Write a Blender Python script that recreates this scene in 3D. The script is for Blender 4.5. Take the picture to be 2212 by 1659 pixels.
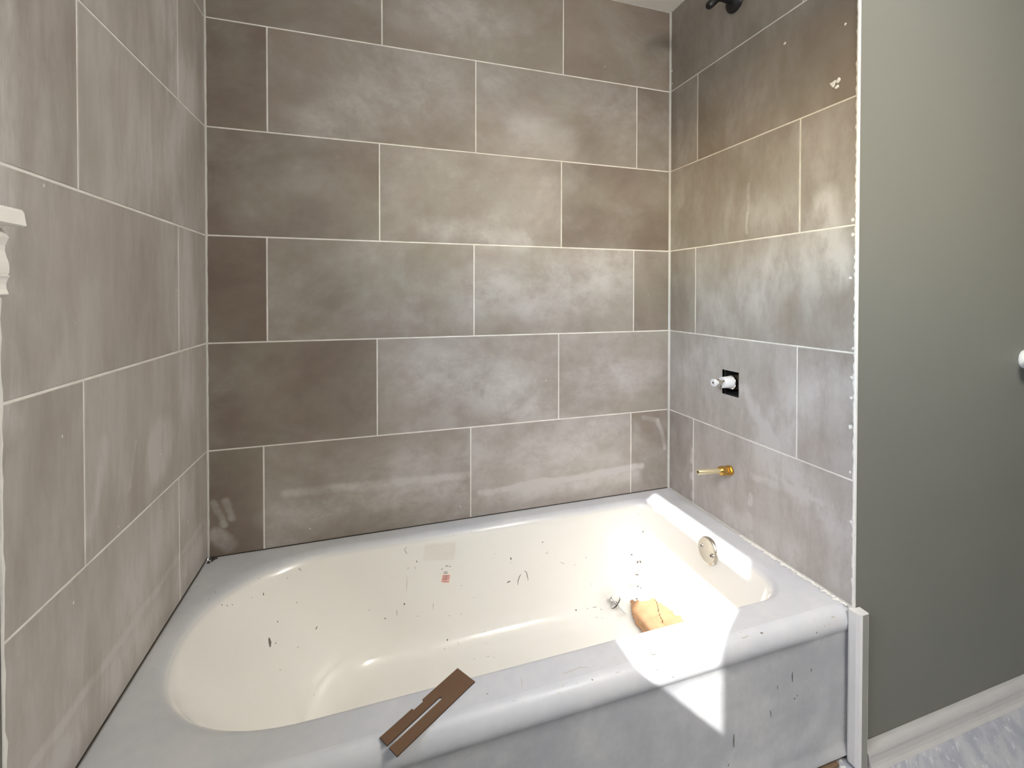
import bpy, bmesh, math, random
from mathutils import Vector, Matrix
from mathutils.bvhtree import BVHTree

# ------------------------------------------------------------------ scene, camera, light
for o in list(bpy.data.objects):
    bpy.data.objects.remove(o)
SC = bpy.context.scene
COL = SC.collection
R = random.Random(11)

ZD = 0.370            # height of the bathtub deck above the floor
W = 1.5543            # clear width of the tub alcove
CEIL = ZD + 1.8475
YF = -0.700           # front face of the wing wall / apron
LX, LY, LAMP = 1.45, -1.80, 9.2     # added fill lamp, out of view

cam = bpy.data.cameras.new('camera')
camo = bpy.data.objects.new('camera', cam)
COL.objects.link(camo)
F_PX, PX_Y, YAW, PITCH, ROLL = 957.289, 645.948, 0.30468, -0.01128, 0.00078
cam.sensor_fit = 'HORIZONTAL'
cam.sensor_width = 36.0
cam.lens = F_PX / 2212.0 * 36.0
cam.shift_y = (PX_Y - 829.5) / 2212.0
cam.clip_start = 0.02
fx = Vector((math.sin(YAW), math.cos(YAW), 0)); rt = Vector((math.cos(YAW), -math.sin(YAW), 0)); up = Vector((0, 0, 1))
fw = fx * math.cos(PITCH) + up * math.sin(PITCH)
u2 = up * math.cos(PITCH) - fx * math.sin(PITCH)
r3 = rt * math.cos(ROLL) + u2 * math.sin(ROLL)
u3 = u2 * math.cos(ROLL) - rt * math.sin(ROLL)
m = Matrix((r3, u3, -fw)).transposed().to_4x4()
m.translation = Vector((0.4518, -1.46243, 0.76067 + ZD))
camo.matrix_world = m
SC.camera = camo

SUN_DIR = Vector((1.55, 1.0, -1.45)).normalized()     # low morning sun through the window in the left wall
world = bpy.data.worlds.new('world'); SC.world = world
world.use_nodes = True
wn = world.node_tree; wn.nodes.clear()
wo = wn.nodes.new('ShaderNodeOutputWorld'); wb = wn.nodes.new('ShaderNodeBackground'); ws = wn.nodes.new('ShaderNodeTexSky')
ws.sky_type = 'NISHITA'; ws.sun_disc = False
ws.sun_elevation = math.asin(-SUN_DIR.z)
ws.sun_rotation = math.atan2(-SUN_DIR.x, -SUN_DIR.y)
ws.dust_density = 0.8; ws.air_density = 1.3; ws.ozone_density = 1.5
wn.links.new(ws.outputs[0], wb.inputs[0]); wn.links.new(wb.outputs[0], wo.inputs[0])
wb.inputs[1].default_value = 0.78

sl = bpy.data.lights.new('sun', 'SUN'); sl.energy = 2.3; sl.angle = math.radians(0.45); sl.color = (1.0, 0.975, 0.94)
so = bpy.data.objects.new('sun', sl); COL.objects.link(so)
so.rotation_euler = SUN_DIR.to_track_quat('-Z', 'Y').to_euler(); so.location = (-3, -3, 4)

# daylight portals in the two window openings (they only guide the sampling of the sky)
def portal(name, loc, rot, sx, sy):
    l = bpy.data.lights.new(name, 'AREA'); l.shape = 'RECTANGLE'; l.size = sx; l.size_y = sy
    l.cycles.is_portal = True
    o = bpy.data.objects.new(name, l); COL.objects.link(o); o.location = loc; o.rotation_euler = rot
portal('window_portal', (-0.125, -1.2525, ZD + 1.22), (0, -math.pi / 2, 0), 0.74, 0.60)

vs = SC.view_settings
vs.view_transform = 'Standard'; vs.look = 'None'; vs.gamma = 1.0; vs.use_curve_mapping = False
vs.exposure = 2.72
SC.cycles.max_bounces = 8; SC.cycles.diffuse_bounces = 7; SC.cycles.glossy_bounces = 3
SC.cycles.transparent_max_bounces = 8
SC.cycles.caustics_reflective = False; SC.cycles.caustics_refractive = False
SC.cycles.sample_clamp_indirect = 6.0
SC.cycles.use_denoising = True
SC.cycles.use_adaptive_sampling = True; SC.cycles.adaptive_threshold = 0.12

# ------------------------------------------------------------------ node helpers
class NT:
    def __init__(s, name):
        s.m = bpy.data.materials.new(name); s.m.use_nodes = True
        s.t = s.m.node_tree; s.t.nodes.clear()
        s.out = s.t.nodes.new('ShaderNodeOutputMaterial')
        s.b = s.t.nodes.new('ShaderNodeBsdfPrincipled')
        s.t.links.new(s.b.outputs[0], s.out.inputs[0])
    def n(s, typ, ins=(), **kw):
        nd = s.t.nodes.new(typ)
        for k, v in kw.items(): setattr(nd, k, v)
        for k, v in (ins.items() if isinstance(ins, dict) else enumerate(ins)):
            if v is None: continue
            if hasattr(v, 'links') or isinstance(v, bpy.types.NodeSocket): s.t.links.new(v, nd.inputs[k])
            else: nd.inputs[k].default_value = v
        return nd
    def math(s, op, a, b=None, c=None, clamp=False):
        nd = s.n('ShaderNodeMath', (a, b, c), operation=op); nd.use_clamp = clamp; return nd.outputs[0]
    def vec(s, op, a, b=None, scale=None):
        nd = s.n('ShaderNodeVectorMath', operation=op)
        for i, v in ((0, a), (1, b)):
            if v is None: continue
            if isinstance(v, bpy.types.NodeSocket): s.t.links.new(v, nd.inputs[i])
            else: nd.inputs[i].default_value = v
        if scale is not None:
            if isinstance(scale, bpy.types.NodeSocket): s.t.links.new(scale, nd.inputs[3])
            else: nd.inputs[3].default_value = scale
        return nd
    def noise(s, vec, scale, detail=4, rough=0.55, dist=0.0):
        nd = s.n('ShaderNodeTexNoise', {'Vector': vec, 'Scale': scale, 'Detail': detail, 'Roughness': rough, 'Distortion': dist})
        return nd.outputs[0]
    def mr(s, v, a, b, c=0.0, d=1.0, smooth=True):
        nd = s.n('ShaderNodeMapRange', (v, a, b, c, d), interpolation_type='SMOOTHSTEP' if smooth else 'LINEAR')
        return nd.outputs[0]
    def mix(s, f, a, b):
        nd = s.t.nodes.new('ShaderNodeMix'); nd.data_type = 'RGBA'
        for i, v in ((0, f), (6, a), (7, b)):
            if isinstance(v, bpy.types.NodeSocket): s.t.links.new(v, nd.inputs[i])
            else: nd.inputs[i].default_value = (*v, 1) if isinstance(v, tuple) and len(v) == 3 else v
        return nd.outputs[2]
    def pos(s):
        return s.n('ShaderNodeNewGeometry').outputs['Position']
    def scl(s, v, sc):
        return s.vec('MULTIPLY', v, sc).outputs[0]
    def set(s, **kw):
        for k, v in kw.items():
            k = {'color': 'Base Color', 'rough': 'Roughness', 'metal': 'Metallic', 'coat': 'Coat Weight', 'spec': 'Specular IOR Level',
                 'normal': 'Normal', 'coat_rough': 'Coat Roughness'}[k]
            if isinstance(v, bpy.types.NodeSocket): s.t.links.new(v, s.b.inputs[k])
            else: s.b.inputs[k].default_value = (*v, 1) if isinstance(v, tuple) and len(v) == 3 else v
    def bump(s, h, strength, dist):
        nd = s.n('ShaderNodeBump', {'Strength': strength, 'Distance': dist, 'Height': h}); s.set(normal=nd.outputs[0])

def simple(name, col, rough=0.5, metal=0.0, var=0.08, nscale=30, spec=0.5, bump=0.0):
    t = NT(name)
    n = t.noise(t.pos(), nscale, 4)
    c = t.mix(n, tuple(max(0, x * (1 - var)) for x in col), tuple(min(1, x * (1 + var)) for x in col))
    t.set(color=c, rough=rough, metal=metal, spec=spec)
    if bump: t.bump(n, bump, 0.002)
    return t.m

# grout-hazed porcelain tile.  axis: which world axis runs along the wall
def tile_material(name, axis, smears, streak, base=((0.178, 0.140, 0.112), (0.295, 0.246, 0.206)), haze_col=(0.535, 0.515, 0.502)):
    t = NT(name)
    p = t.pos()
    oi = t.n('ShaderNodeObjectInfo').outputs['Random']
    off = t.n('ShaderNodeCombineXYZ', (t.math('MULTIPLY', oi, 7.0), t.math('MULTIPLY', oi, 3.0), t.math('MULTIPLY', oi, 5.0))).outputs[0]
    pt = t.vec('ADD', p, off).outputs[0]
    # stone body
    big = t.noise(pt, 3.2, 5, 0.6, 0.6)
    fine = t.noise(t.scl(pt, (1, 1, 1.6)), 22, 5, 0.65)
    # each tile carries its own shade (green) and amount of grout film (red) in its object colour
    oc = t.n('ShaderNodeSeparateColor', (t.n('ShaderNodeObjectInfo').outputs['Color'],)).outputs
    body = t.math('ADD', t.math('MULTIPLY', t.math('SUBTRACT', t.mr(big, 0.3, 0.72), 0.5), 0.55), t.math('MULTIPLY', t.math('SUBTRACT', fine, 0.5), 0.4))
    body = t.math('ADD', body, oc[1], clamp=True)
    col = t.mix(body, base[0], base[1])
    # cool/warm drift
    cw = t.noise(pt, 5.0, 3, 0.5)
    col = t.mix(t.mr(cw, 0.42, 0.7, 0.0, 0.35), col, (0.30, 0.29, 0.235))
    # wiped film of grout haze
    sep = t.n('ShaderNodeSeparateXYZ', (p,)).outputs
    u = sep[0] if axis == 'x' else sep[1]
    P2 = t.n('ShaderNodeCombineXYZ', (u, sep[2], 0.0)).outputs[0]
    h1 = t.noise(t.scl(pt, streak), 2.6, 5, 0.68, 0.35)
    h2 = t.noise(t.scl(pt, tuple(a * 1.0 for a in streak)), 11.0, 5, 0.7, 0.15)
    hz = oc[0]
    thr = t.math('SUBTRACT', 0.66, t.math('MULTIPLY', hz, 0.36))
    haze = t.math('MULTIPLY', t.mr(t.math('SUBTRACT', h1, thr), -0.22, 0.26), t.mr(h2, 0.30, 0.70, 0.42, 0.98))
    haze = t.math('MULTIPLY', haze, 0.66)
    haze = t.math('ADD', haze, t.math('MULTIPLY', hz, 0.12))
    # single wipes
    dn = t.n('ShaderNodeTexNoise', {'Vector': P2, 'Scale': 9.0, 'Detail': 4.0})
    dv = t.vec('SUBTRACT', dn.outputs[1], (0.5, 0.5, 0.5)).outputs[0]
    Pd = t.vec('ADD', P2, t.vec('SCALE', dv, scale=0.035).outputs[0]).outputs[0]
    Pd = t.vec('MULTIPLY', Pd, (1, 1, 0)).outputs[0]
    brk = t.mr(h2, 0.3, 0.62, 0.35, 1.0)
    for (a, b, r, soft, s) in smears:
        A = Vector((a[0], a[1] + ZD, 0)); D = Vector((b[0], b[1] + ZD, 0)) - A
        d2 = max(D.length_squared, 1e-6)
        ap = t.vec('SUBTRACT', Pd, tuple(A)).outputs[0]
        k = t.math('DIVIDE', t.vec('DOT_PRODUCT', ap, tuple(D)).outputs['Value'], d2, clamp=True)
        q = t.vec('SCALE', tuple(D), scale=k).outputs[0]
        dist = t.vec('DISTANCE', ap, q).outputs['Value']
        mk = t.mr(dist, r, r * (1 - soft), 0.0, s * 1.25)
        haze = t.math('ADD', haze, t.math('MULTIPLY', mk, brk))
    haze = t.math('MINIMUM', haze, 0.95)
    col = t.mix(haze, col, haze_col)
    # tiny flecks of dried grout
    vo = t.n('ShaderNodeTexVoronoi', {'Vector': t.scl(p, (1, 1, 0.6)), 'Scale': 26.0})
    fl = t.math('MULTIPLY', t.mr(vo.outputs['Distance'], 0.055, 0.03), t.mr(t.n('ShaderNodeSeparateColor', (vo.outputs['Color'],)).outputs[0], 0.93, 0.95))
    col = t.mix(fl, col, (0.78, 0.76, 0.72))
    t.set(color=col, rough=t.mr(haze, 0, 1, 0.42, 0.62), spec=0.4)
    t.bump(fine, 0.12, 0.002)
    return t.m

def grout_material():
    t = NT('grout'); p = t.pos()
    n = t.noise(p, 14, 5, 0.6); n2 = t.noise(p, 90, 3)
    c = t.mix(t.mr(n, 0.3, 0.7), (0.70, 0.675, 0.63), (0.88, 0.865, 0.82))
    c = t.mix(t.mr(n2, 0.66, 0.8, 0, 0.35), c, (0.48, 0.45, 0.40))
    t.set(color=c, rough=0.85, spec=0.2); t.bump(n2, 0.3, 0.001)
    return t.m

def paint_material():
    t = NT('sage_paint'); p = t.pos()
    n = t.noise(p, 2.0, 3); n2 = t.noise(p, 160, 3)
    t.set(color=t.mix(n, (0.182, 0.183, 0.164), (0.200, 0.200, 0.180)), rough=0.55, spec=0.3)
    t.bump(n2, 0.06, 0.001)
    return t.m

def tub_material(name, deck):
    t = NT(name); p = t.pos()
    sep = t.n('ShaderNodeSeparateXYZ', (p,)).outputs
    n = t.noise(p, 6, 5, 0.6); n2 = t.noise(p, 40, 5, 0.65)
    col = t.mix(n, (0.83, 0.822, 0.785), (0.865, 0.857, 0.825))
    # construction dust on the flat deck; on the apron this mask paints in shade
    dust_shade = t.mr(sep[2], ZD - 0.020, ZD - 0.001)
    if deck: dust_shade = t.math('MAXIMUM', dust_shade, 0.9)
    dust_shade = t.math('MULTIPLY', dust_shade, t.mr(t.math('ADD', n, t.math('MULTIPLY', n2, 0.4)), 0.35, 0.9, 0.62, 1.0))
    col = t.mix(dust_shade, col, t.mix(t.mr(sep[2], ZD - 0.058, ZD - 0.034), (0.36, 0.375, 0.41), (0.58, 0.60, 0.65)) if deck else (0.58, 0.60, 0.65))  # apron shade below the lip and the sky's blue cast painted in
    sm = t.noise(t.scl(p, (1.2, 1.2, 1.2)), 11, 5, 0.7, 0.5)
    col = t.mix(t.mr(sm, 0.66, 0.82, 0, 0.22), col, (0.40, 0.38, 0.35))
    t.set(color=col, rough=t.mr(dust_shade, 0, 1, 0.16, 0.42), spec=0.5, coat=0.15 if not deck else 0.05, coat_rough=0.1)
    return t.m

def floor_material():
    t = NT('vinyl_floor'); p = t.pos()
    rot = t.n('ShaderNodeVectorRotate', {'Vector': p, 'Angle': 0.9}, rotation_type='Z_AXIS').outputs[0]
    st = t.scl(rot, (1, 0.28, 1))
    a = t.noise(st, 85, 4, 0.6, 0.6); b = t.noise(st, 34, 4, 0.6, 0.8); c = t.noise(p, 12, 3)
    col = t.mix(t.mr(b, 0.35, 0.65), (0.37, 0.385, 0.45), (0.49, 0.50, 0.53))
    col = t.mix(t.mr(c, 0.5, 0.75, 0, 0.35), col, (0.36, 0.34, 0.40))
    col = t.mix(t.mr(a, 0.57, 0.66, 0, 0.85), col, (0.60, 0.60, 0.62))
    col = t.mix(t.mr(a, 0.36, 0.28, 0, 0.5), col, (0.20, 0.22, 0.24))
    t.set(color=col, rough=0.4); t.bump(a, 0.15, 0.001)
    return t.m

def wood_material(name, c1, c2, rough=0.7):
    t = NT(name); p = t.pos()
    n = t.noise(t.scl(p, (1, 8, 8)), 20, 5, 0.6, 0.5)
    t.set(color=t.mix(n, c1, c2), rough=rough); t.bump(n, 0.2, 0.001)
    return t.m

def kraft_material():
    t = NT('kraft_board'); p = t.pos()
    n = t.noise(p, 45, 5, 0.65, 0.5); n2 = t.noise(p, 18, 4, 0.6)
    c = t.mix(n2, (0.26, 0.148, 0.080), (0.34, 0.208, 0.120))
    c = t.mix(t.mr(n, 0.6, 0.72, 0, 0.8), c, (0.42, 0.29, 0.175))
    t.set(color=c, rough=0.85, spec=0.15); t.bump(n, 0.4, 0.002)
    return t.m

def clear_glass():
    t = NT('window_glass')
    tr = t.n('ShaderNodeBsdfTransparent'); gl = t.n('ShaderNodeBsdfGlossy', {'Roughness': 0.02})
    n = t.noise(t.pos(), 8, 2)
    mx = t.n('ShaderNodeMixShader', (t.mr(n, 0, 1, 0.04, 0.07), tr.outputs[0], gl.outputs[0]))
    t.t.links.new(mx.outputs[0], t.out.inputs[0])
    return t.m

def shade_material():
    t = NT('roller_shade_fabric')
    n = t.noise(t.pos(), 300, 2)
    c = t.mix(n, (0.72, 0.71, 0.68), (0.78, 0.77, 0.74))
    d = t.n('ShaderNodeBsdfDiffuse', (c,)); tr = t.n('ShaderNodeBsdfTranslucent', (c,))
    mx = t.n('ShaderNodeMixShader', (0.05, d.outputs[0], tr.outputs[0]))
    t.t.links.new(mx.outputs[0], t.out.inputs[0])
    return t.m

# smears: ((u,v),(u,v), radius, softness, strength) with v measured from the deck
SM_BACK = [
    ((0.80, 0.085), (1.43, 0.105), 0.016, 0.8, 0.55), ((0.84, 0.055), (1.40, 0.075), 0.045, 0.9, 0.30),
    ((0.20, 0.165), (0.76, 0.150), 0.020, 0.9, 0.35), ((0.16, 0.100), (0.72, 0.110), 0.060, 0.9, 0.22),
    ((1.44, 0.285), (1.505, 0.27), 0.014, 0.8, 0.35), ((1.505, 0.27), (1.535, 0.16), 0.014, 0.8, 0.45),
    ((0.018, 0.16), (0.04, 0.09), 0.014, 0.8, 0.45), ((0.045, 0.165), (0.06, 0.11), 0.016, 0.8, 0.40), ((0.02, 0.065), (0.05, 0.03), 0.03, 0.7, 0.45),
    ((0.62, 0.50), (0.95, 0.42), 0.13, 0.95, 0.30), ((1.15, 0.47), (1.45, 0.46), 0.11, 0.95, 0.22),
    ((0.80, 0.75), (1.30, 0.85), 0.17, 0.95, 0.28), ((0.62, 0.98), (0.95, 0.94), 0.06, 0.95, 0.32),
    ((0.30, 1.30), (0.66, 1.40), 0.12, 0.95, 0.16), ((0.95, 1.33), (1.10, 1.30), 0.10, 0.95, 0.25),
    ((0.55, 1.65), (0.92, 1.70), 0.10, 0.95, 0.18), ((0.60, 0.20), (1.30, 0.20), 0.16, 0.95, 0.22),
]
SM_LEFT = [
    ((-0.285, 0.43), (-0.29, 0.40), 0.075, 0.6, 0.50), ((-0.03, 0.125), (-0.68, 0.105), 0.014, 0.9, 0.35), ((-0.02, 0.08), (-0.66, 0.06), 0.055, 0.9, 0.30),
    ((-0.50, 0.50), (-0.55, 0.36), 0.020, 0.9, 0.32), ((-0.40, 0.46), (-0.42, 0.38), 0.010, 0.8, 0.35),
    ((-0.30, 1.05), (-0.10, 1.30), 0.14, 0.95, 0.26), ((-0.16, 1.30), (-0.34, 1.60), 0.12, 0.95, 0.34),
    ((-0.725, 1.3), (-0.72, 0.60), 0.04, 0.9, 0.40), ((-0.15, 0.95), (-0.13, 0.40), 0.10, 0.95, 0.22), ((-0.40, 0.18), (-0.15, 0.26), 0.11, 0.95, 0.26),
]
SM_RIGHT = [
    ((-0.365, 0.46), (-0.47, 0.33), 0.035, 0.95, 0.45), ((-0.40, 0.20), (-0.58, 0.23), 0.020, 0.9, 0.35), ((-0.47, 0.24), (-0.62, 0.22), 0.012, 0.9, 0.30),
    ((-0.135, 0.20), (-0.135, 0.16), 0.012, 0.6, 0.55), ((-0.133, 0.11), (-0.134, 0.10), 0.012, 0.6, 0.6), ((-0.135, 0.04), (-0.134, 0.03), 0.012, 0.6, 0.55),
    ((-0.395, 0.14), (-0.395, 0.12), 0.012, 0.6, 0.55), ((-0.393, 0.08), (-0.392, 0.05), 0.014, 0.7, 0.6), ((-0.40, 0.02), (-0.40, 0.0), 0.012, 0.7, 0.45),
    ((-0.375, 1.10), (-0.375, 0.95), 0.008, 0.7, 0.38), ((-0.30, 0.04), (-0.68, 0.06), 0.06, 0.9, 0.25), ((-0.30, 0.70), (-0.60, 0.90), 0.14, 0.95, 0.30),
    ((-0.50, 0.40), (-0.66, 0.55), 0.10, 0.95, 0.30), ((-0.62, 1.00), (-0.66, 0.80), 0.05, 0.9, 0.45), ((-0.06, 0.45), (-0.20, 0.55), 0.10, 0.95, 0.25),
    ((-0.45, 0.30), (-0.68, 0.15), 0.10, 0.95, 0.30), ((-0.05, 1.4), (-0.06, 1.1), 0.03, 0.9, 0.22), ((-0.33, 1.02), (-0.50, 1.0), 0.09, 0.95, 0.25),
]
M = {}
M['tile_back'] = tile_material('tile_back_wall', 'x', SM_BACK, (0.8, 1, 1.0))
M['tile_left'] = tile_material('tile_left_wall', 'y', SM_LEFT, (1, 1.9, 0.42))
M['tile_right'] = tile_material('tile_right_wall', 'y', SM_RIGHT, (1, 1.4, 0.6))
M['grout'] = grout_material()
M['paint'] = paint_material()
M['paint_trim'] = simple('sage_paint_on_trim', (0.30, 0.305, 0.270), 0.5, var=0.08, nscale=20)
M['ceiling'] = simple('ceiling_paint', (0.88, 0.865, 0.82), 0.7, var=0.03, nscale=4)
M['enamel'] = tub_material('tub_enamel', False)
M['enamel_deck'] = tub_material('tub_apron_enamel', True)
M['floor'] = floor_material()
M['white_trim'] = simple('white_trim_paint', (0.74, 0.735, 0.72), 0.4, var=0.05, nscale=14)
M['sill_paint'] = simple('window_trim_paint', (0.87, 0.855, 0.815), 0.4, var=0.04, nscale=18)
M['baseboard'] = simple('vinyl_base', (0.50, 0.495, 0.49), 0.45, var=0.08, nscale=20)
M['caulk'] = simple('caulk', (0.74, 0.735, 0.72), 0.7, var=0.12, nscale=80, bump=0.5)
M['corner'] = simple('corner_grout', (0.56, 0.55, 0.53), 0.75, var=0.12, nscale=40, bump=0.3)
M['plaster'] = simple('plaster_white', (0.80, 0.79, 0.76), 0.85, var=0.08, nscale=90, bump=0.6)
M['black'] = simple('matte_black', (0.006, 0.006, 0.007), 0.45, var=0.2)
M['chrome'] = simple('chrome', (0.80, 0.80, 0.80), 0.12, 1.0, var=0.04)
M['nickel'] = simple('brushed_nickel', (0.66, 0.62, 0.55), 0.22, 1.0, var=0.06)
M['brass'] = simple('brass', (0.72, 0.45, 0.12), 0.22, 1.0, var=0.12, nscale=90)
M['pale_brass'] = simple('pale_brass_tube', (0.86, 0.76, 0.50), 0.28, 0.8, var=0.05)
M['bronze'] = simple('valve_bronze', (0.20, 0.15, 0.11), 0.5, 0.6, var=0.25, nscale=60)
M['white_plastic'] = simple('white_plastic', (0.74, 0.76, 0.78), 0.35, var=0.04)
M['dark_hole'] = simple('cavity_shade', (0.012, 0.010, 0.009), 0.9, var=0.3)
M['gap'] = simple('dirty_joint', (0.045, 0.038, 0.030), 0.9, var=0.5, nscale=60)
M['rough_wood'] = wood_material('rough_wood', (0.10, 0.06, 0.035), (0.26, 0.17, 0.10))
M['brown_plate'] = simple('brown_plate', (0.155, 0.088, 0.050), 0.42, var=0.10, nscale=18)
M['brown_edge_shade'] = simple('brown_plate_edge_shade', (0.035, 0.018, 0.010), 0.6, var=0.1)
M['kraft'] = kraft_material()
M['ink'] = simple('scuff_ink', (0.15, 0.14, 0.12), 0.6, var=0.3, nscale=60)
M['scuff_grey'] = simple('scuff_grey', (0.50, 0.485, 0.45), 0.5, var=0.2, nscale=60)
M['label_white'] = simple('label_paper', (0.84, 0.80, 0.74), 0.5, var=0.03)
M['label_pink'] = simple('label_pink_print', (0.78, 0.52, 0.47), 0.5, var=0.05)
M['label_red'] = simple('label_red_print', (0.50, 0.17, 0.15), 0.5, var=0.1)
M['residue'] = simple('sticker_residue', (0.775, 0.75, 0.70), 0.5, var=0.05, nscale=50)
M['glass'] = clear_glass()
M['shade'] = shade_material()
t = NT('fill_glow'); t.set(color=(0.85, 0.84, 0.80), rough=0.4)
t.b.inputs['Emission Color'].default_value = (1.0, 0.95, 0.88, 1); t.b.inputs['Emission Strength'].default_value = LAMP
M['fill_glow'] = t.m
M['grass'] = simple('outdoor_ground', (0.24, 0.24, 0.18), 0.9, var=0.3, nscale=2)

# ------------------------------------------------------------------ mesh helpers
def obj(name, verts, faces, mat, parent=None, smooth=False):
    me = bpy.data.meshes.new(name)
    me.from_pydata([tuple(v) for v in verts], [], [tuple(f) for f in faces])
    bm = bmesh.new(); bm.from_mesh(me); bmesh.ops.recalc_face_normals(bm, faces=bm.faces); bm.to_mesh(me); bm.free()
    me.materials.append(M[mat] if isinstance(mat, str) else mat)
    if smooth:
        for p in me.polygons: p.use_smooth = True
    o = bpy.data.objects.new(name, me); COL.objects.link(o)
    if parent:
        o.parent = parent
        o.matrix_parent_inverse = Matrix.Translation(-parent.location)
    return o
def empty(name, loc=(0, 0, 0)):
    o = bpy.data.objects.new(name, None); COL.objects.link(o); o.location = loc; o.empty_display_size = 0.05; return o
def tag(o, label=None, cat=None, kind=None, group=None):
    if label: o['label'] = label
    if cat: o['category'] = cat
    if kind: o['kind'] = kind
    if group: o['group'] = group
    return o
BF = [(0, 1, 3, 2), (4, 6, 7, 5), (0, 4, 5, 1), (2, 3, 7, 6), (0, 2, 6, 4), (1, 5, 7, 3)]
def boxv(x0, x1, y0, y1, z0, z1):
    return [(x, y, z) for x in (x0, x1) for y in (y0, y1) for z in (z0, z1)]
def box(name, a, mat, parent=None, bevel=0.0, seg=2):
    o = obj(name, boxv(*a), BF, mat, parent)
    if bevel:
        bm = bmesh.new(); bm.from_mesh(o.data)
        bmesh.ops.bevel(bm, geom=bm.edges[:], offset=bevel, segments=seg, profile=0.5, affect='EDGES')
        bm.to_mesh(o.data); bm.free()
    return o
def multi(parts):
    V, Fc = [], []
    for v, f in parts:
        k = len(V); V += list(v); Fc += [tuple(i + k for i in q) for q in f]
    return V, Fc
def frame(axis):
    a = Vector(axis).normalized()
    b = a.orthogonal().normalized() if abs(a.z) > 0.95 else Vector((0, 0, 1)).cross(a).normalized()
    return a, b, a.cross(b)
def lathe(base, axis, prof, n=24, cap=True):
    """prof: list of (distance along axis, radius)"""
    a, b, c = frame(axis); base = Vector(base); V, Fc = [], []
    for (h, r) in prof:
        for k in range(n):
            t = 2 * math.pi * k / n
            V.append(base + a * h + (b * math.cos(t) + c * math.sin(t)) * r)
    for i in range(len(prof) - 1):
        for k in range(n):
            Fc.append((i * n + k, i * n + (k + 1) % n, (i + 1) * n + (k + 1) % n, (i + 1) * n + k))
    if cap:
        Fc.append(tuple(range(n))); Fc.append(tuple((len(prof) - 1) * n + k for k in range(n)))
    return V, Fc
def tube(path, r, n=16):
    path = [Vector(p) for p in path]; V, Fc = [], []
    prev = None
    for i, p in enumerate(path):
        d = (path[min(i + 1, len(path) - 1)] - path[max(i - 1, 0)]).normalized()
        if prev is None: b = d.orthogonal().normalized()
        else: b = (prev - d * prev.dot(d)).normalized()
        prev = b; c = d.cross(b)
        rr = r[i] if isinstance(r, (list, tuple)) else r
        for k in range(n):
            t = 2 * math.pi * k / n; V.append(p + (b * math.cos(t) + c * math.sin(t)) * rr)
    for i in range(len(path) - 1):
        for k in range(n):
            Fc.append((i * n + k, i * n + (k + 1) % n, (i + 1) * n + (k + 1) % n, (i + 1) * n + k))
    Fc.append(tuple(range(n))); Fc.append(tuple((len(path) - 1) * n + k for k in range(n)))
    return V, Fc
def prism(poly, axis, a0, a1):
    """poly: 2D points in the plane normal to the axis ('x': (y,z), 'y': (x,z), 'z': (x,y))"""
    def P(p, t): return {'x': (t, p[0], p[1]), 'y': (p[0], t, p[1]), 'z': (p[0], p[1], t)}[axis]
    n = len(poly)
    V = [P(p, a0) for p in poly] + [P(p, a1) for p in poly]
    Fc = [tuple(range(n)), tuple(range(n, 2 * n))] + [(i, (i + 1) % n, n + (i + 1) % n, n + i) for i in range(n)]
    return V, Fc
def smooth_by_angle(o, deg=35):
    for p in o.data.polygons: p.use_smooth = True
    bm = bmesh.new(); bm.from_mesh(o.data)
    lim = math.radians(deg)
    for e in bm.edges:
        e.smooth = not (len(e.link_faces) == 2 and e.calc_face_angle(0) > lim)
    bm.to_mesh(o.data); bm.free()
    return o

# ------------------------------------------------------------------ room shell
REL = 0.0010          # joint depth
TH = 0.10             # wall thickness
XR, YB = 2.95, -2.75  # far right wall and the wall behind the camera

floor = tag(box('floor', (-0.12, XR + 0.1, YB - 0.1, 0.10, -0.05, 0.0), 'floor'), 'grey marbled vinyl floor beside the bathtub', 'floor', 'structure')
ceiling = tag(box('ceiling', (-0.12, XR + 0.1, YB - 0.1, 0.10, CEIL, CEIL + 0.05), 'ceiling'), 'cream white ceiling above the tiled corner', 'ceiling', 'structure')
wall_back = tag(box('wall_back', (-0.0, W, REL, REL + TH, 0.0, CEIL), 'grout'), 'long tiled alcove wall behind the bathtub', 'wall', 'structure')

# left wall: tiled part, then painted with the window opening
WY0, WY1, WZ0, WZ1 = -1.545, -0.960, ZD + 0.840, ZD + 1.60
def left_wall():
    x0, x1 = -0.12, -REL
    parts = [(boxv(x0, x1, WY1, REL, 0, CEIL), BF), (boxv(x0, x1, YB, WY0, 0, CEIL), BF),
             (boxv(x0, x1, WY0, WY1, 0, WZ0), BF), (boxv(x0, x1, WY0, WY1, WZ1, CEIL), BF)]
    return multi(parts)
wall_left = tag(obj('wall_left', *left_wall(), 'grout'), 'tiled alcove wall on the left, under the window', 'wall', 'structure')
# painted skin of the same wall beyond the tiles
V, Fc = multi([(boxv(-REL, 0.0, YB, WY0, 0, CEIL), BF), (boxv(-REL, 0.0, WY0, -0.7345, 0, WZ0), BF),
               (boxv(-REL, 0.0, WY0, -0.7345, WZ1, CEIL), BF), (boxv(-REL, 0.0, WY1, -0.7345, WZ0, WZ1), BF)])
obj('painted_plaster', V, Fc, 'paint', wall_left)

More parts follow.
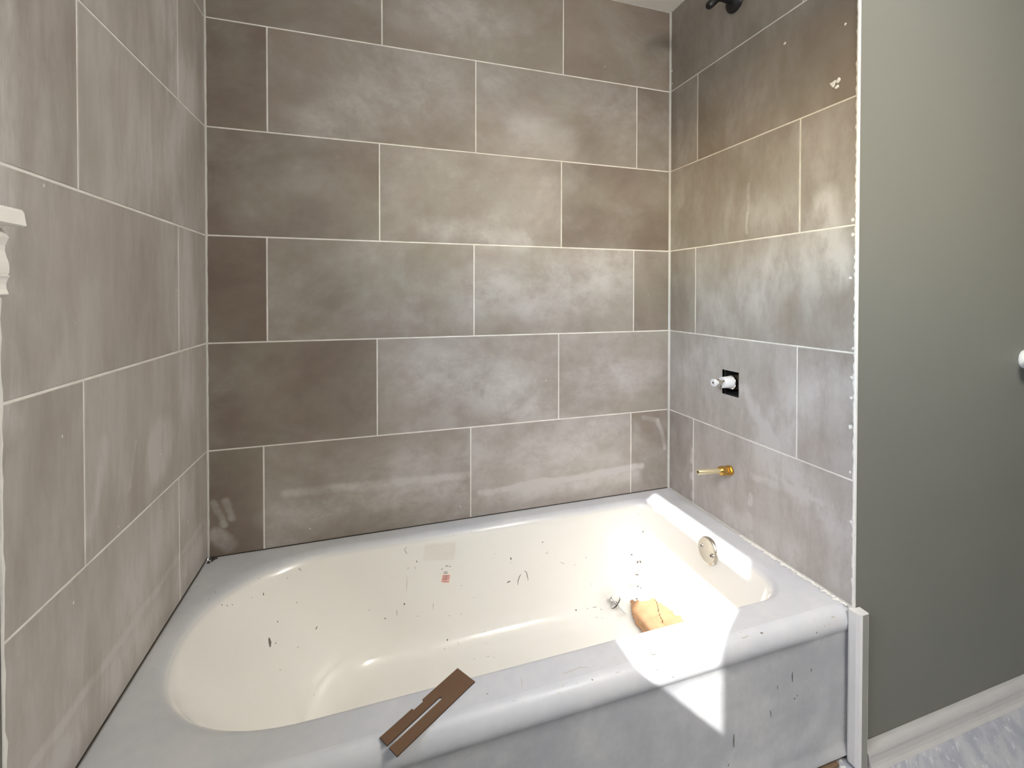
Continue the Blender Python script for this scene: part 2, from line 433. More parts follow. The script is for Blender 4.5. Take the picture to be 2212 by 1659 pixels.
# right alcove wall with the square valve hole; its front face is the painted wing wall
HY0, HY1, HZ0, HZ1 = -0.345, -0.2755, ZD + 0.433, ZD + 0.5125
def right_wall():
    x0, x1 = W + REL, W + TH
    y0, y1 = YF + 0.001, REL
    return multi([(boxv(x0, x1, HY1, y1, 0, CEIL), BF), (boxv(x0, x1, y0, HY0, 0, CEIL), BF),
                  (boxv(x0, x1, HY0, HY1, 0, HZ0), BF), (boxv(x0, x1, HY0, HY1, HZ1, CEIL), BF)])
wall_right = tag(obj('wall_right', *right_wall(), 'grout'), 'short tiled alcove wall on the right carrying the plumbing', 'wall', 'structure')
wall_front = tag(box('wall_front', (W + 0.003, XR, YF, YF + 0.001, 0, CEIL), 'paint'), 'sage grey painted wall right of the tiles', 'wall', 'structure')
tag(box('wall_side', (XR, XR + 0.1, YB, YF, 0, CEIL), 'paint'), 'sage grey painted wall far right, out of view', 'wall', 'structure')
tag(box('wall_rear', (-0.12, XR, YB - 0.1, YB, 0, CEIL), 'paint'), 'sage grey painted wall behind the viewer', 'wall', 'structure')
# near-black liner paints the shade inside the valve hole
xa, xb, e = W + 0.0115, W + 0.095, 0.0012
V, Fc = multi([(boxv(xa, xb, HY0 + 0.0002, HY0 + e, HZ0, HZ1), BF), (boxv(xa, xb, HY1 - e, HY1 - 0.0002, HZ0, HZ1), BF), (boxv(xa, xb, HY0 + e, HY1 - e, HZ0 + 0.0002, HZ0 + e), BF),
               (boxv(xa, xb, HY0 + e, HY1 - e, HZ1 - e, HZ1 - 0.0002), BF), (boxv(xb, xb + 0.003, HY0, HY1, HZ0, HZ1), BF)])
obj('hole_liner', V, Fc, 'dark_hole', wall_right)

# ------------------------------------------------------------------ tiles
G = 0.0021            # half joint
rows = [0.0, 0.3113, 0.6193, 0.9273, 1.2353, 1.5433, 1.8475]
bevel_in = 0.0007
def tile_box(u0, u1, v0, v1, place, jit):
    """slab with eased face edges; place maps (u, v, depth) to the world"""
    e = 0.0012
    d0 = -jit
    return [place(u0, v0, REL), place(u1, v0, REL), place(u1, v1, REL), place(u0, v1, REL),
            place(u0, v0, d0 + bevel_in), place(u1, v0, d0 + bevel_in), place(u1, v1, d0 + bevel_in), place(u0, v1, d0 + bevel_in),
            place(u0 + e, v0 + e, d0), place(u1 - e, v0 + e, d0), place(u1 - e, v1 - e, d0), place(u0 + e, v1 - e, d0)]
TF = [(0, 1, 5, 4), (1, 2, 6, 5), (2, 3, 7, 6), (3, 0, 4, 7), (4, 5, 9, 8), (5, 6, 10, 9), (6, 7, 11, 10), (7, 4, 8, 11), (8, 9, 10, 11)]
def tile_hole(u0, u1, v0, v1, h, place):
    a0, a1, b0, b1 = h
    us, vv = [u0, a0, a1, u1], [v0, b0, b1, v1]
    V = [place(u, v, d) for d in (0, REL + 0.010) for v in vv for u in us]
    Fc = []
    for j in range(3):
        for i in range(3):
            if i == 1 and j == 1: continue
            k = j * 4 + i
            Fc.append((k, k + 1, k + 5, k + 4))
    ring = [5, 6, 10, 9]
    for i in range(4):
        a, b = ring[i], ring[(i + 1) % 4]; Fc.append((a, b, b + 16, a + 16))
    ring = [0, 3, 15, 12]
    for i in range(4):
        a, b = ring[i], ring[(i + 1) % 4]; Fc.append((a, b, b + 16, a + 16))
    return V, Fc
def lay(parent, mat, ends, joints, place, bottom, tones, hole=None):
    for r in range(6):
        v0 = ZD + (rows[r] + G if r else bottom); v1 = ZD + rows[r + 1] - (G if r < 5 else 0.001)
        cuts = [ends[0]] + sorted(joints[r]) + [ends[1]]
        for i in range(len(cuts) - 1):
            u0 = cuts[i] + (G if i else 0.0); u1 = cuts[i + 1] - (G if i < len(cuts) - 2 else 0.0)
            g = R.uniform(-0.0003, 0.0003)
            if hole and r == 1 and u0 < hole[0] < u1:
                V, Fc = tile_hole(u0, u1, v0, v1, hole, place); o = obj('tile', V, Fc, mat, parent)
            else:
                o = obj('tile', tile_box(u0 + g, u1 + g * 0.5, v0, v1, place, R.uniform(0, 0.0003)), TF, mat, parent)
            o.color = (tones[r][i][0], tones[r][i][1], 0, 1)
lay(wall_back, 'tile_back', (0.002, W - 0.002),
    [[.1437, .7664, 1.3855], [.4651, 1.0877], [.1552, .7777, 1.3948], [.4737, 1.0971], [.1583, .7841, 1.4060], [.4819, 1.1031]],
    lambda u, v, d: (u, d, v), 0.006,
    [[(.15, .15), (.45, .40), (.80, .70), (.40, .45)], [(.15, .28), (.65, .55), (.50, .60)], [(.02, .15), (.32, .42), (.58, .55), (.30, .40)],
     [(.10, .22), (.45, .50), (.0, .12)], [(.02, .12), (.35, .48), (.40, .48), (.20, .28)], [(.28, .40), (.22, .50), (.12, .45)]])
lay(wall_left, 'tile_left', (-0.7325, -0.001),
    [[-.1915], [-.5606], [-.1855], [-.5689], [-.1801], [-.575]],
    lambda u, v, d: (-d, u, v), 0.0085,
    [[(.98, .85), (.98, .90)], [(.88, .80), (.98, .88)], [(.80, .74), (.96, .86)], [(.66, .48), (.92, .76)], [(.90, .62), (.86, .62)], [(.62, .46), (.90, .7)]])
lay(wall_right, 'tile_right', (-0.6965, -0.001),
    [[-.1379], [-.5455], [-.1451], [-.5498], [-.1522], [-.5551]],
    lambda u, v, d: (W + d, u, v), 0.008,
    [[(.98, .70), (.60, .35)], [(.85, .62), (.95, .60)], [(.75, .52), (.45, .38)], [(.60, .55), (.50, .50)], [(.20, .62), (.50, .55)], [(.35, .62), (.40, .62)]], (HY0, HY1, HZ0, HZ1))

# corner grout beads, tile edge bead and caulk lines (uneven strips)
def bead(name, pts, w, parent, mat, nrm, side, jag=0.4, n=None, seed=3):
    """strip of uneven width along a polyline; nrm = raised direction, side = width direction"""
    rr = random.Random(seed); nrm = Vector(nrm); side = Vector(side); V, Fc = [], []
    n = n or 60
    a, b = Vector(pts[0]), Vector(pts[1])
    for i in range(n + 1):
        p = a.lerp(b, i / n)
        l = w * (1 + rr.uniform(-jag, jag)) if rr.random() > 0.12 else w * (1 + jag * rr.uniform(1, 2.2))
        h = 0.0016 * (1 + rr.uniform(-jag, jag))
        V += [p - side * w * 0.5, p - side * w * 0.35 + nrm * h, p + side * l * 0.4 + nrm * h, p + side * l]
    for i in range(n):
        for k in range(3):
            q = i * 4 + k; Fc.append((q, q + 1, q + 5, q + 4))
    return obj(name, V, Fc, mat, parent)
s2 = math.sqrt(0.5)
bead('corner_grout', [(0.0015, -0.0015, ZD + 0.004), (0.0015, -0.0015, CEIL)], 0.006, wall_left, 'corner', (s2, -s2, 0), (s2, s2, 0), 0.25, 90, 4)
bead('corner_grout', [(W - 0.002, -0.002, ZD + 0.004), (W - 0.002, -0.002, CEIL)], 0.0095, wall_right, 'corner', (-s2, -s2, 0), (s2, -s2, 0), 0.22, 90, 5)
bead('tile_edge_grout', [(W - 0.0006, -0.6985, ZD + 0.004), (W - 0.0006, -0.6985, CEIL)], 0.0034, wall_right, 'plaster', (-1, 0, 0), (0, 1, 0), 0.35, 220, 6)
box('tile_edge_strip', (W - 0.001, W + 0.004, -0.7015, -0.6965, ZD + 0.003, CEIL), 'plaster', wall_right)
bead('tile_edge_grout', [(0.0006, -0.7345, ZD + 0.02), (0.0006, -0.7345, CEIL)], 0.004, wall_left, 'plaster', (1, 0, 0), (0, 1, 0), 0.5, 80, 7)
bead('deck_caulk', [(W - 0.004, -0.688, ZD + 0.0042), (W - 0.004, -0.36, ZD + 0.0042)], 0.006, wall_right, 'plaster', (0, 0, 1), (-1, 0, 0), 0.7, 90, 8)
bead('deck_caulk', [(W - 0.003, -0.36, ZD + 0.0042), (W - 0.003, -0.004, ZD + 0.0042)], 0.0035, wall_right, 'corner', (0, 0, 1), (-1, 0, 0), 0.3, 60, 9)

box('joint_gap', (0.002, W - 0.002, 0.0003, REL, ZD + 0.0032, ZD + 0.0059), 'gap', wall_back)
box('joint_gap', (-REL, -0.0003, -0.69, -0.001, ZD + 0.0032, ZD + 0.0084), 'gap', wall_left)
# blobs of plaster and grout stuck on the right wall
def blob(name, c, r, ex, ey, nrm, parent, mat, seed, h=0.0015):
    rr = random.Random(seed); c, ex, ey, nrm = Vector(c), Vector(ex), Vector(ey), Vector(nrm)
    n = 11; V = []
    rad = [r * rr.uniform(0.6, 1.2) for _ in range(n)]
    for (k, hh) in ((1.0, 0), (0.6, h)):
        for i in range(n):
            t = 2 * math.pi * i / n; V.append(c + (ex * math.cos(t) + ey * math.sin(t)) * rad[i] * k + nrm * hh)
    Fc = [(i, (i + 1) % n, n + (i + 1) % n, n + i) for i in range(n)] + [tuple(range(n, 2 * n))]
    return obj(name, V, Fc, mat, parent)
for i, (y, z, r) in enumerate([(-.638, 1.288, .0085), (-.651, 1.291, .0065), (-.647, 1.276, .006), (-.500, 1.4625, .0045), (-.668, 1.42, .004),
                               (-.690, .94, .006), (-.685, .80, .004), (-.690, .51, .005), (-.688, .44, .006), (-.689, .33, .004), (-.692, .21, .005), (-.69, .905, .005),
                               (-.693, .63, .004), (-.691, .56, .0045), (-.01, 1.62, .003), (-.012, 1.57, .0025)]):
    blob('plaster_spot', (W - 0.0002, y, ZD + z), r, (0, 1, 0), (0, 0, 1), (-1, 0, 0), wall_right, 'plaster', 40 + i)

# ------------------------------------------------------------------ bathtub
tub = tag(empty('bathtub', (W / 2, -0.35, 0)), 'cream enamel alcove bathtub with dusty rim and scuffed basin', 'bathtub')
NB, NL, NC, NE = 34, 40, 8, 18       # points on long sides, left cap, corner, right end
def contour(xl, xr, yf, yb, ax, rb, rf):
    ym = (yf + yb) / 2; hw = (yb - yf) / 2; P = []
    for i in range(NB): t = i / NB; P.append((xr - rb + (xl + ax - xr + rb) * t, yb))
    for i in range(NL):
        a = math.pi / 2 + math.pi * i / NL
        c, s = math.cos(a), math.sin(a); e = 2 / 2.25
        P.append((xl + ax + ax * math.copysign(abs(c) ** e, c), ym + hw * math.copysign(abs(s) ** e, s)))
    for i in range(NB): t = i / NB; P.append((xl + ax + (xr - rf - xl - ax) * t, yf))
    for i in range(NC): a = -math.pi / 2 + math.pi / 2 * i / NC; P.append((xr - rf + rf * math.cos(a), yf + rf + rf * math.sin(a)))
    for i in range(NE): t = i / NE; P.append((xr, yf + rf + (yb - rb - yf - rf) * t))
    for i in range(NC): a = math.pi / 2 * i / NC; P.append((xr - rb + rb * math.cos(a), yb - rb + rb * math.sin(a)))
    return P
NP = 2 * NB + NL + 2 * NC + NE
X0, X1, Y1, YD = 0.0015, W - 0.0015, -0.0015, -0.672
def outer(i, p):
    """matching point on the deck's outer rectangle"""
    if i < NB: return (max(X0, min(X1, p[0])), Y1)
    if i < NB + NL:
        cx, cy = 0.33, -0.335
        d = Vector((p[0] - cx, p[1] - cy)); k = 1e9
        if d.x < -1e-6: k = min(k, (X0 - cx) / d.x)
        if d.y > 1e-6: k = min(k, (Y1 - cy) / d.y)
        if d.y < -1e-6: k = min(k, (YD - cy) / d.y)
        return (cx + d.x * k, cy + d.y * k)
    if i < 2 * NB + NL: return (p[0], YD)
    j = i - 2 * NB - NL
    if j < NC: f = j / NC; return (p[0] + (X1 - p[0]) * min(1, f * 2), YD) if f <= .5 else (X1, YD + (p[1] - YD) * (f - .5) * 2)
    if j < NC + NE: return (X1, p[1])
    f = (j - NC - NE) / NC
    return (X1, p[1] + (Y1 - p[1]) * min(1, f * 2)) if f <= .5 else (X1 + (p[0] - X1) * (f - .5) * 2, Y1)
DZ = 0.003
def tub_rings():
    rings = []
    top = contour(0.006, 1.489, -0.615, -0.040, 0.33, 0.125, 0.105)
    out = [outer(i, p) for i, p in enumerate(top)]
    # exact back-left corner
    for tgt in ((X0, Y1), (X0, YD), (X1, YD), (X1, Y1)):
        k = min(range(NP), key=lambda i: (out[i][0] - tgt[0]) ** 2 + (out[i][1] - tgt[1]) ** 2); out[k] = tgt
    rings.append([(p[0], p[1], DZ) for p in out])
    for t in (0.4, 0.75, 0.93):
        rings.append([(a[0] + (b[0] - a[0]) * t, a[1] + (b[1] - a[1]) * t, DZ) for a, b in zip(out, top)])
    rings.append([(p[0], p[1], DZ) for p in top])
    # roll-over of the rim: radius 20 mm, wider at the sloping head end
    low = contour(0.062, 1.462, -0.596, -0.068, 0.315, 0.125, 0.095)
    for k in range(1, 7):
        a = 1.15 * k / 6; s, c = math.sin(a) / math.sin(1.15), (1 - math.cos(a)) / (1 - math.cos(1.15))
        z = -0.034 * c
        rings.append([(p[0] + (q[0] - p[0]) * s, p[1] + (q[1] - p[1]) * s, DZ + z) for p, q in zip(top, low)])
    # walls
    bot = contour(0.285, 1.424, -0.556, -0.112, 0.22, 0.115, 0.09)
    for k in range(1, 8):
        t = k / 7
        te = t ** 1.12
        rings.append([(p[0] + (q[0] - p[0]) * te, p[1] + (q[1] - p[1]) * te, DZ - 0.034 - 0.216 * t) for p, q in zip(low, bot)])
    # fillet into the floor
    flo = contour(0.365, 1.352, -0.486, -0.182, 0.14, 0.075, 0.06)
    for k in range(1, 8):
        a = math.pi / 2 * k / 7
        s, c = 1 - math.cos(a), math.sin(a)
        rings.append([(p[0] + (q[0] - p[0]) * s, p[1] + (q[1] - p[1]) * s, DZ - 0.250 - 0.072 * c) for p, q in zip(bot, flo)])
    last = rings[-1]
    for t in (0.35, 0.7, 0.95):
        rings.append([(p[0] + ((0.42 + (p[0] - 0.36) / 0.99 * 0.87) - p[0]) * t, p[1] + (-0.334 - p[1]) * t, p[2] - 0.004 * t) for p in last])
    return rings
rings = tub_rings()
V = [v for r in rings for v in r]; Fc = []
for r in range(len(rings) - 1):
    for i in range(NP):
        j = (i + 1) % NP; Fc.append((r * NP + i, r * NP + j, (r + 1) * NP + j, (r + 1) * NP + i))
Fc.append(tuple((len(rings) - 1) * NP + i for i in range(NP)))
V = [(x, y, z + ZD) for x, y, z in V]
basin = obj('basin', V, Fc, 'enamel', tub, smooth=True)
BVH = BVHTree.FromPolygons([Vector(v) for v in V], Fc)

# apron with a shallow pressed panel
def apron():
    prof = [(YD, DZ)]
    for k in range(1, 8):
        a = math.pi / 2 * k / 7; prof.append((YD - 0.024 * math.sin(a), DZ - 0.034 * (1 - math.cos(a))))
    zs = [-0.045 - 0.308 * k / 44 for k in range(45)]
    for z in zs: prof.append((-0.696, z))
    nx = 160; V, Fc = [], []
    def sd(x, z):        # signed distance to the pressed panel
        cx, cz, hx, hz, r = W / 2, -0.175, W / 2 - 0.070, 0.125, 0.11
        qx, qz = abs(x - cx) - hx + r, abs(z - cz) - hz + r
        return math.hypot(max(qx, 0), max(qz, 0)) + min(max(qx, qz), 0) - r
    def st(v): v = max(0.0, min(1.0, v)); return v * v * (3 - 2 * v)
    for i in range(nx + 1):
        x = X0 + (X1 - X0) * i / nx
        for (y, z) in prof:
            if z < -0.040:
                y += 0.0065 * st((-z - 0.040) / 0.016) + 0.0050 * st((-sd(x, z) + 0.015) / 0.045) - 0.006 * st((-z - 0.322) / 0.03)
            V.append((x, y, z + ZD))
    m_ = len(prof)
    for i in range(nx):
        for k in range(m_ - 1): q = i * m_ + k; Fc.append((q, q + 1, q + m_ + 1, q + m_))
    return V, Fc
AV, AF = apron()
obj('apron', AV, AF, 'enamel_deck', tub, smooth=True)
ABVH = BVHTree.FromPolygons([Vector(v) for v in AV], AF)

# overflow plate on the drain end wall
oc = Vector((1.462, -0.325, ZD - 0.047)); hitp, hn, _, _ = BVH.find_nearest(oc)
if hn.x > 0: hn = -hn
on = (hn * 0.55 + Vector((-1, 0, 0.10)) * 0.45).normalized()
ob = hitp - on * 0.004
V, Fc = lathe(ob, on, [(0, 0.034), (0.002, 0.0405), (0.010, 0.0405), (0.0125, 0.0385), (0.0135, 0.035), (0.0128, 0.033), (0.0128, 0.0)], 40, False)
ovf = smooth_by_angle(obj('overflow_plate', V, Fc, 'nickel', tub), 40); ovf['label'] = 'round brushed metal overflow plate with two screws'
_, ob2, oc2 = frame(on)
for s in (-1, 1):
    c = ob + on * 0.0126 + Vector((0, s, 0)).cross(on).cross(on).normalized() * 0.0 + Vector((0, 1, 0)) * s * 0.022 + oc2 * (0.004 * s)
    V, Fc = lathe(c, on, [(0, 0.0072), (0.0022, 0.0066), (0.0026, 0.0045), (0.0012, 0.0040), (0.0012, 0.0)], 16, False)
    sc_ = smooth_by_angle(obj('screw', V, Fc, 'chrome', ovf))
    V, Fc = lathe(c + on * 0.0010, on, [(0, 0.0036), (0.0012, 0.0036), (0.0014, 0.0020)], 12, True); obj('screw_recess', V, Fc, 'bronze', ovf)

# marks: thin patches that hug the tub surface
def mark(pts, w, lift=0.0004, bv=None, taper=0.45):
    """ribbon through surface points (x, y, z above floor) of half-width w"""
    bv = bv or BVH; Q = []
    for p in pts:
        h, n, _, _ = bv.find_nearest(Vector(p)); Q.append((h, n if n.dot(camo.location - h) > 0 else -n))
    V, Fc = [], []
    n = len(Q)
    for i, (h, nn) in enumerate(Q):
        d = (Q[min(i + 1, n - 1)][0] - Q[max(i - 1, 0)][0])
        d = d.normalized() if d.length > 1e-7 else Vector((1, 0, 0))
        s = nn.cross(d).normalized(); ww = w * (taper if i in (0, n - 1) else 1.0)
        V += [h + s * ww + nn * lift, h - s * ww + nn * lift]
    for i in range(n - 1): Fc.append((2 * i, 2 * i + 1, 2 * i + 3, 2 * i + 2))
    return V, Fc
# kind of mark + surface, half width (0.01 mm), surface points (0.1 mm, height from the deck)
MARKS = [
    ('gb',167,[(1969,-737,23),(2019,-733,21)]),('db',164,[(1575,-1202,-58),(1590,-1223,-77)]),('db',165,[(1715,-1349,-418),(1736,-1376,-484)]),
    ('gb',159,[(618,-1981,23),(605,-1866,29)]),('gb',259,[(657,-1651,30),(698,-1704,29)]),('db',159,[(958,-1972,-100),(981,-1983,-124)]),
    ('db',160,[(1077,-1918,-194),(1086,-1933,-220)]),('db',145,[(1148,-1846,-252),(1155,-1844,-278)]),('gb',147,[(1492,-1516,-378),(1508,-1523,-407)]),
    ('gb',168,[(2487,-1169,-949),(2508,-1185,-995)]),('db',166,[(2093,-1578,-1102),(2117,-1587,-1135)]),('db',170,[(2989,-1372,-1707),(3012,-1337,-1679),(3028,-1314,-1659)]),
    ('db',427,[(1966,-1924,-1262),(2002,-1985,-1333),(2020,-2068,-1399)]),('db',148,[(2111,-1936,-1410),(2130,-1950,-1439)]),
    ('gb',167,[(2589,-1793,-1766),(2629,-1774,-1790)]),('gb',163,[(2283,-2377,-1793),(2313,-2386,-1825)]),('gb',173,[(4386,-967,-1754),(4403,-958,-1718)]),
    ('db',174,[(4826,-1021,-2031),(4871,-1027,-2056)]),('db',277,[(5391,-962,-1761),(5428,-966,-1778)]),('gb',139,[(5178,-989,-1884),(5191,-1023,-2038)]),
    ('gb',183,[(2227,-995,-331),(2244,-1002,-366)]),('gb',267,[(2490,-858,-196),(2526,-860,-238),(2558,-858,-299)]),('gb',102,[(5499,-811,-1042),(5483,-893,-1438)]),
    ('gb',119,[(5535,-762,-787),(5527,-778,-873)]),('gb',168,[(3043,-2384,-2670),(3059,-2354,-2679)]),
    ('gb',201,[(5508,-663,-201),(5434,-678,-288),(5474,-687,-355),(5517,-698,-421)]),('db',169,[(5789,-735,-647),(5814,-746,-704)]),
    ('gb',136,[(5742,-764,-798),(5750,-781,-887)]),('gb',151,[(6073,-548,-23),(6111,-561,-35)]),('gb',169,[(6973,-609,-87),(6979,-634,-126)]),
    ('gb',170,[(7553,-595,-67),(7566,-616,-98)]),('db',214,[(9939,-755,-754),(9990,-759,-774)]),('gb',162,[(10116,-815,-1060),(10130,-828,-1126),(10109,-834,-1155)]),
    ('db',162,[(10052,-825,-1111),(10073,-829,-1130)]),('gb',157,[(8289,-772,-841),(8309,-776,-863)]),('db',282,[(8804,-816,-1063),(8850,-818,-1077)]),
    ('db',212,[(8829,-818,-1073),(8826,-828,-1126)]),('gb',159,[(8810,-842,-1194),(8831,-847,-1219)]),('db',250,[(8652,-963,-1765),(8707,-957,-1738),(8771,-958,-1740)]),
    ('db',162,[(9012,-990,-1888),(9027,-964,-1769),(9082,-939,-1657),(9141,-925,-1590)]),('db',143,[(9256,-908,-1508),(9332,-922,-1576),(9359,-950,-1704),(9375,-975,-1823)]),
    ('gb',175,[(7145,-926,-1595),(7186,-921,-1573)]),('gb',159,[(7534,-1007,-1965),(7553,-1015,-2003)]),('db',312,[(5388,-962,-1762),(5424,-966,-1777)]),
    ('gb',156,[(5181,-987,-1876),(5194,-1024,-2043)]),('gb',122,[(6272,-992,-1896),(6264,-1029,-2064)]),('gb',158,[(5773,-1048,-2153),(5810,-1052,-2171)]),
    ('gb',159,[(6738,-1086,-2322),(6776,-1092,-2346)]),('gb',160,[(7127,-1089,-2332),(7125,-1098,-2375)]),('db',322,[(6643,-1272,-2917),(6679,-1285,-2931)]),
    ('gb',161,[(6948,-1362,-3011),(6990,-1375,-3024)]),('gb',162,[(7808,-1530,-3124),(7840,-1519,-3120)]),('gb',142,[(7729,-1919,-3193),(7819,-1946,-3193)]),
    ('gb',160,[(7916,-1991,-3195),(7957,-2019,-3195)]),('gb',142,[(7356,-1868,-3191),(7367,-1917,-3193)]),('gb',145,[(7802,-1285,-2932),(7841,-1291,-2937)]),
    ('gb',145,[(8180,-1325,-2973),(8217,-1340,-2988)]),('gb',145,[(8110,-1284,-2931),(8111,-1303,-2950)]),('gb',161,[(6540,-1421,-3057),(6565,-1443,-3071)]),
    ('db',342,[(10936,-1275,-2921),(10981,-1293,-2939)]),('gb',172,[(11340,-1301,-2948),(11403,-1306,-2954)]),('gb',231,[(11551,-1306,-2953),(11725,-1313,-2961)]),
    ('gb',309,[(11828,-1370,-3019),(11860,-1398,-3042)]),('gb',153,[(11528,-1535,-3125),(11633,-1557,-3133)]),('gb',154,[(11738,-1578,-3141),(11774,-1619,-3156)]),
    ('gb',167,[(11045,-932,-1624),(11089,-938,-1651)]),('gb',146,[(10541,-898,-1463),(10725,-918,-1556)]),('gb',131,[(11476,-906,-1501),(11561,-897,-1459)]),
    ('gb',152,[(11607,-1083,-2306),(11673,-1087,-2323)]),('gb',147,[(9003,-1350,-2999),(9017,-1372,-3021)]),
    ('gb',109,[(8097,-6581,30),(8215,-6571,30),(8505,-6545,30),(8683,-6588,30)]),('gb',96,[(7290,-6401,30),(7282,-6488,30),(7241,-6639,30)]),
    ('gb',108,[(6979,-6344,30),(7009,-6343,30)]),('db',118,[(6561,-6550,30),(6583,-6571,30)]),('ga',117,[(7172,-6851,-28),(7183,-6863,-38)]),
    ('ga',93,[(6995,-6814,1),(7058,-6821,-2)]),('ga',111,[(9151,-6833,-11),(9265,-6833,-12)]),('da',122,[(8616,-6830,-9),(8656,-6837,-15)]),
    ('ga',96,[(8291,-6833,-12),(8323,-6805,6)]),('ga',96,[(8001,-6826,-6),(8029,-6784,16)]),('ga',95,[(7853,-6864,-39),(7946,-6871,-47)]),
    ('gb',98,[(8127,-6501,30),(8145,-6510,30)]),('da',203,[(13807,-6845,-1175),(13803,-6845,-1299),(13810,-6845,-1413)]),('da',241,[(14390,-6845,-1244),(14377,-6845,-1306)]),
    ('ga',129,[(14369,-6845,-1403),(14365,-6845,-1544)]),('da',155,[(13354,-6845,-1373),(13360,-6845,-1460)]),('da',289,[(13864,-6845,-1803),(13892,-6845,-1835)]),
    ('da',161,[(13945,-6845,-1741),(13951,-6845,-1790)]),('ga',131,[(14027,-6845,-2063),(14170,-6845,-2092)]),
    ('da',188,[(13143,-6845,-1888),(13170,-6845,-1959),(13163,-6845,-2059)]),('da',229,[(12123,-6845,-2132),(12114,-6845,-2274),(12120,-6845,-2430)]),
    ('ga',121,[(12636,-6845,-1473),(12521,-6845,-1649)]),('da',172,[(11975,-6847,-2745),(11961,-6852,-2797)]),('ga',137,[(13990,-6898,-3259),(13968,-6929,-3383)]),
    ('da',186,[(14412,-6958,-286),(14391,-6959,-322)]),('ga',151,[(14684,-6863,-2164),(14688,-6865,-2201)]),
    ('da',186,[(12834,-6844,-21),(12854,-6862,-38),(12908,-6861,-36)]),('ga',168,[(12298,-6848,-25),(12380,-6856,-32),(12517,-6848,-24)]),
    ('gb',128,[(12584,-6678,30),(12554,-6772,22)]),('ga',126,[(12348,-6759,24),(12399,-6772,22)]),('ga',138,[(14395,-6872,-48),(14423,-6881,-61)]),
    ('ga',221,[(14929,-6905,-94),(15050,-6915,-114)]),('ga',156,[(14655,-6946,-202),(14695,-6954,-235)]),('ga',157,[(14797,-6945,-199),(14832,-6950,-219)]),
    ('db',195,[(13768,-896,-985),(13810,-901,-921)]),('db',293,[(13247,-944,-1661),(13325,-956,-1678)]),('db',315,[(13444,-1040,-1947),(13510,-1043,-1880)]),
    ('db',315,[(13561,-1055,-1867),(13582,-1083,-1948)]),('db',218,[(13335,-1101,-2289),(13460,-1144,-2313)]),('gb',158,[(13372,-1098,-2242),(13424,-1118,-2260)]),
    ('db',278,[(13883,-1413,-2396),(13930,-1430,-2333)]),('db',196,[(14277,-1851,-1995),(14289,-1885,-1987)]),('db',199,[(13356,-1193,-2674),(13418,-1205,-2658)]),
    ('db',200,[(13460,-1235,-2701),(13493,-1256,-2730)]),('gb',158,[(13014,-1134,-2600),(13250,-1153,-2622)]),('db',239,[(13198,-1348,-2975),(13279,-1366,-2970)]),
    ('gb',159,[(13117,-1170,-2712),(13153,-1177,-2721)]),('gb',156,[(13840,-965,-1095),(13862,-980,-1107)]),('gb',137,[(13858,-1032,-1301),(13853,-1049,-1369)]),
    ('gb',175,[(14067,-626,2),(14009,-735,-69)]),('gb',173,[(13726,-675,-122),(13739,-702,-159)]),('gb',188,[(14646,-1904,-172),(14628,-1908,-222)]),
    ('gb',174,[(13683,-738,-376),(13720,-751,-386)]),('gb',180,[(13924,-1544,-2674),(13971,-1589,-2656)]),('db',157,[(9859,-6236,30),(9883,-6261,30)]),
    ('gb',117,[(9886,-6305,30),(9898,-6330,30)]),('db',142,[(10074,-6619,30),(10100,-6771,22),(10164,-6795,11),(10191,-6814,1)]),
    ('ga',219,[(10278,-6789,14),(10298,-6826,-5),(10318,-6877,-54)]),('da',129,[(10320,-6755,24),(10324,-6772,22)]),('ga',127,[(9963,-6805,6),(10009,-6812,2)]),
    ('ga',115,[(10149,-6862,-37),(10180,-6842,-19),(10165,-6817,0)]),('gb',122,[(10975,-6336,30),(10923,-6392,30)]),('gb',132,[(10742,-6644,30),(10775,-6655,30)]),
    ('da',128,[(10046,-6912,-107),(10082,-6916,-116)]),('da',183,[(10409,-6960,-309),(10438,-6958,-323)]),('gb',105,[(10336,-6436,30),(10385,-6455,30)]),
    ('gb',102,[(9909,-6658,30),(9972,-6673,30)]),('db',112,[(6603,-825,-1111),(6750,-828,-1123)]),('db',120,[(6602,-833,-1147),(6762,-836,-1162)]),
    ('rb',155,[(6586,-846,-1215),(6802,-849,-1231)]),('rb',121,[(6580,-854,-1255),(6791,-858,-1270)]),('rb',138,[(6574,-862,-1290),(6789,-866,-1311)]),
    ('rb',138,[(6555,-868,-1320),(6724,-871,-1333)]),('rb',121,[(6544,-880,-1375),(6763,-884,-1396)]),
    ('pb',1276,[(6697,-843,-1201),(6685,-857,-1269),(6669,-872,-1339),(6648,-886,-1405)]),
    ('wb',1634,[(6709,-823,-1100),(6685,-857,-1269),(6669,-872,-1339),(6638,-893,-1440)]),('db',120,[(6682,-789,-934),(6695,-796,-965),(6751,-793,-949),(6769,-797,-969)]),
    ('db',137,[(6790,-799,-980),(6845,-801,-990)]),('db',171,[(6570,-802,-996),(6569,-810,-1036)]),('sb',4892,[(6548,-675,-263),(6525,-705,-466),(6481,-755,-754)]),
]
acc = {}
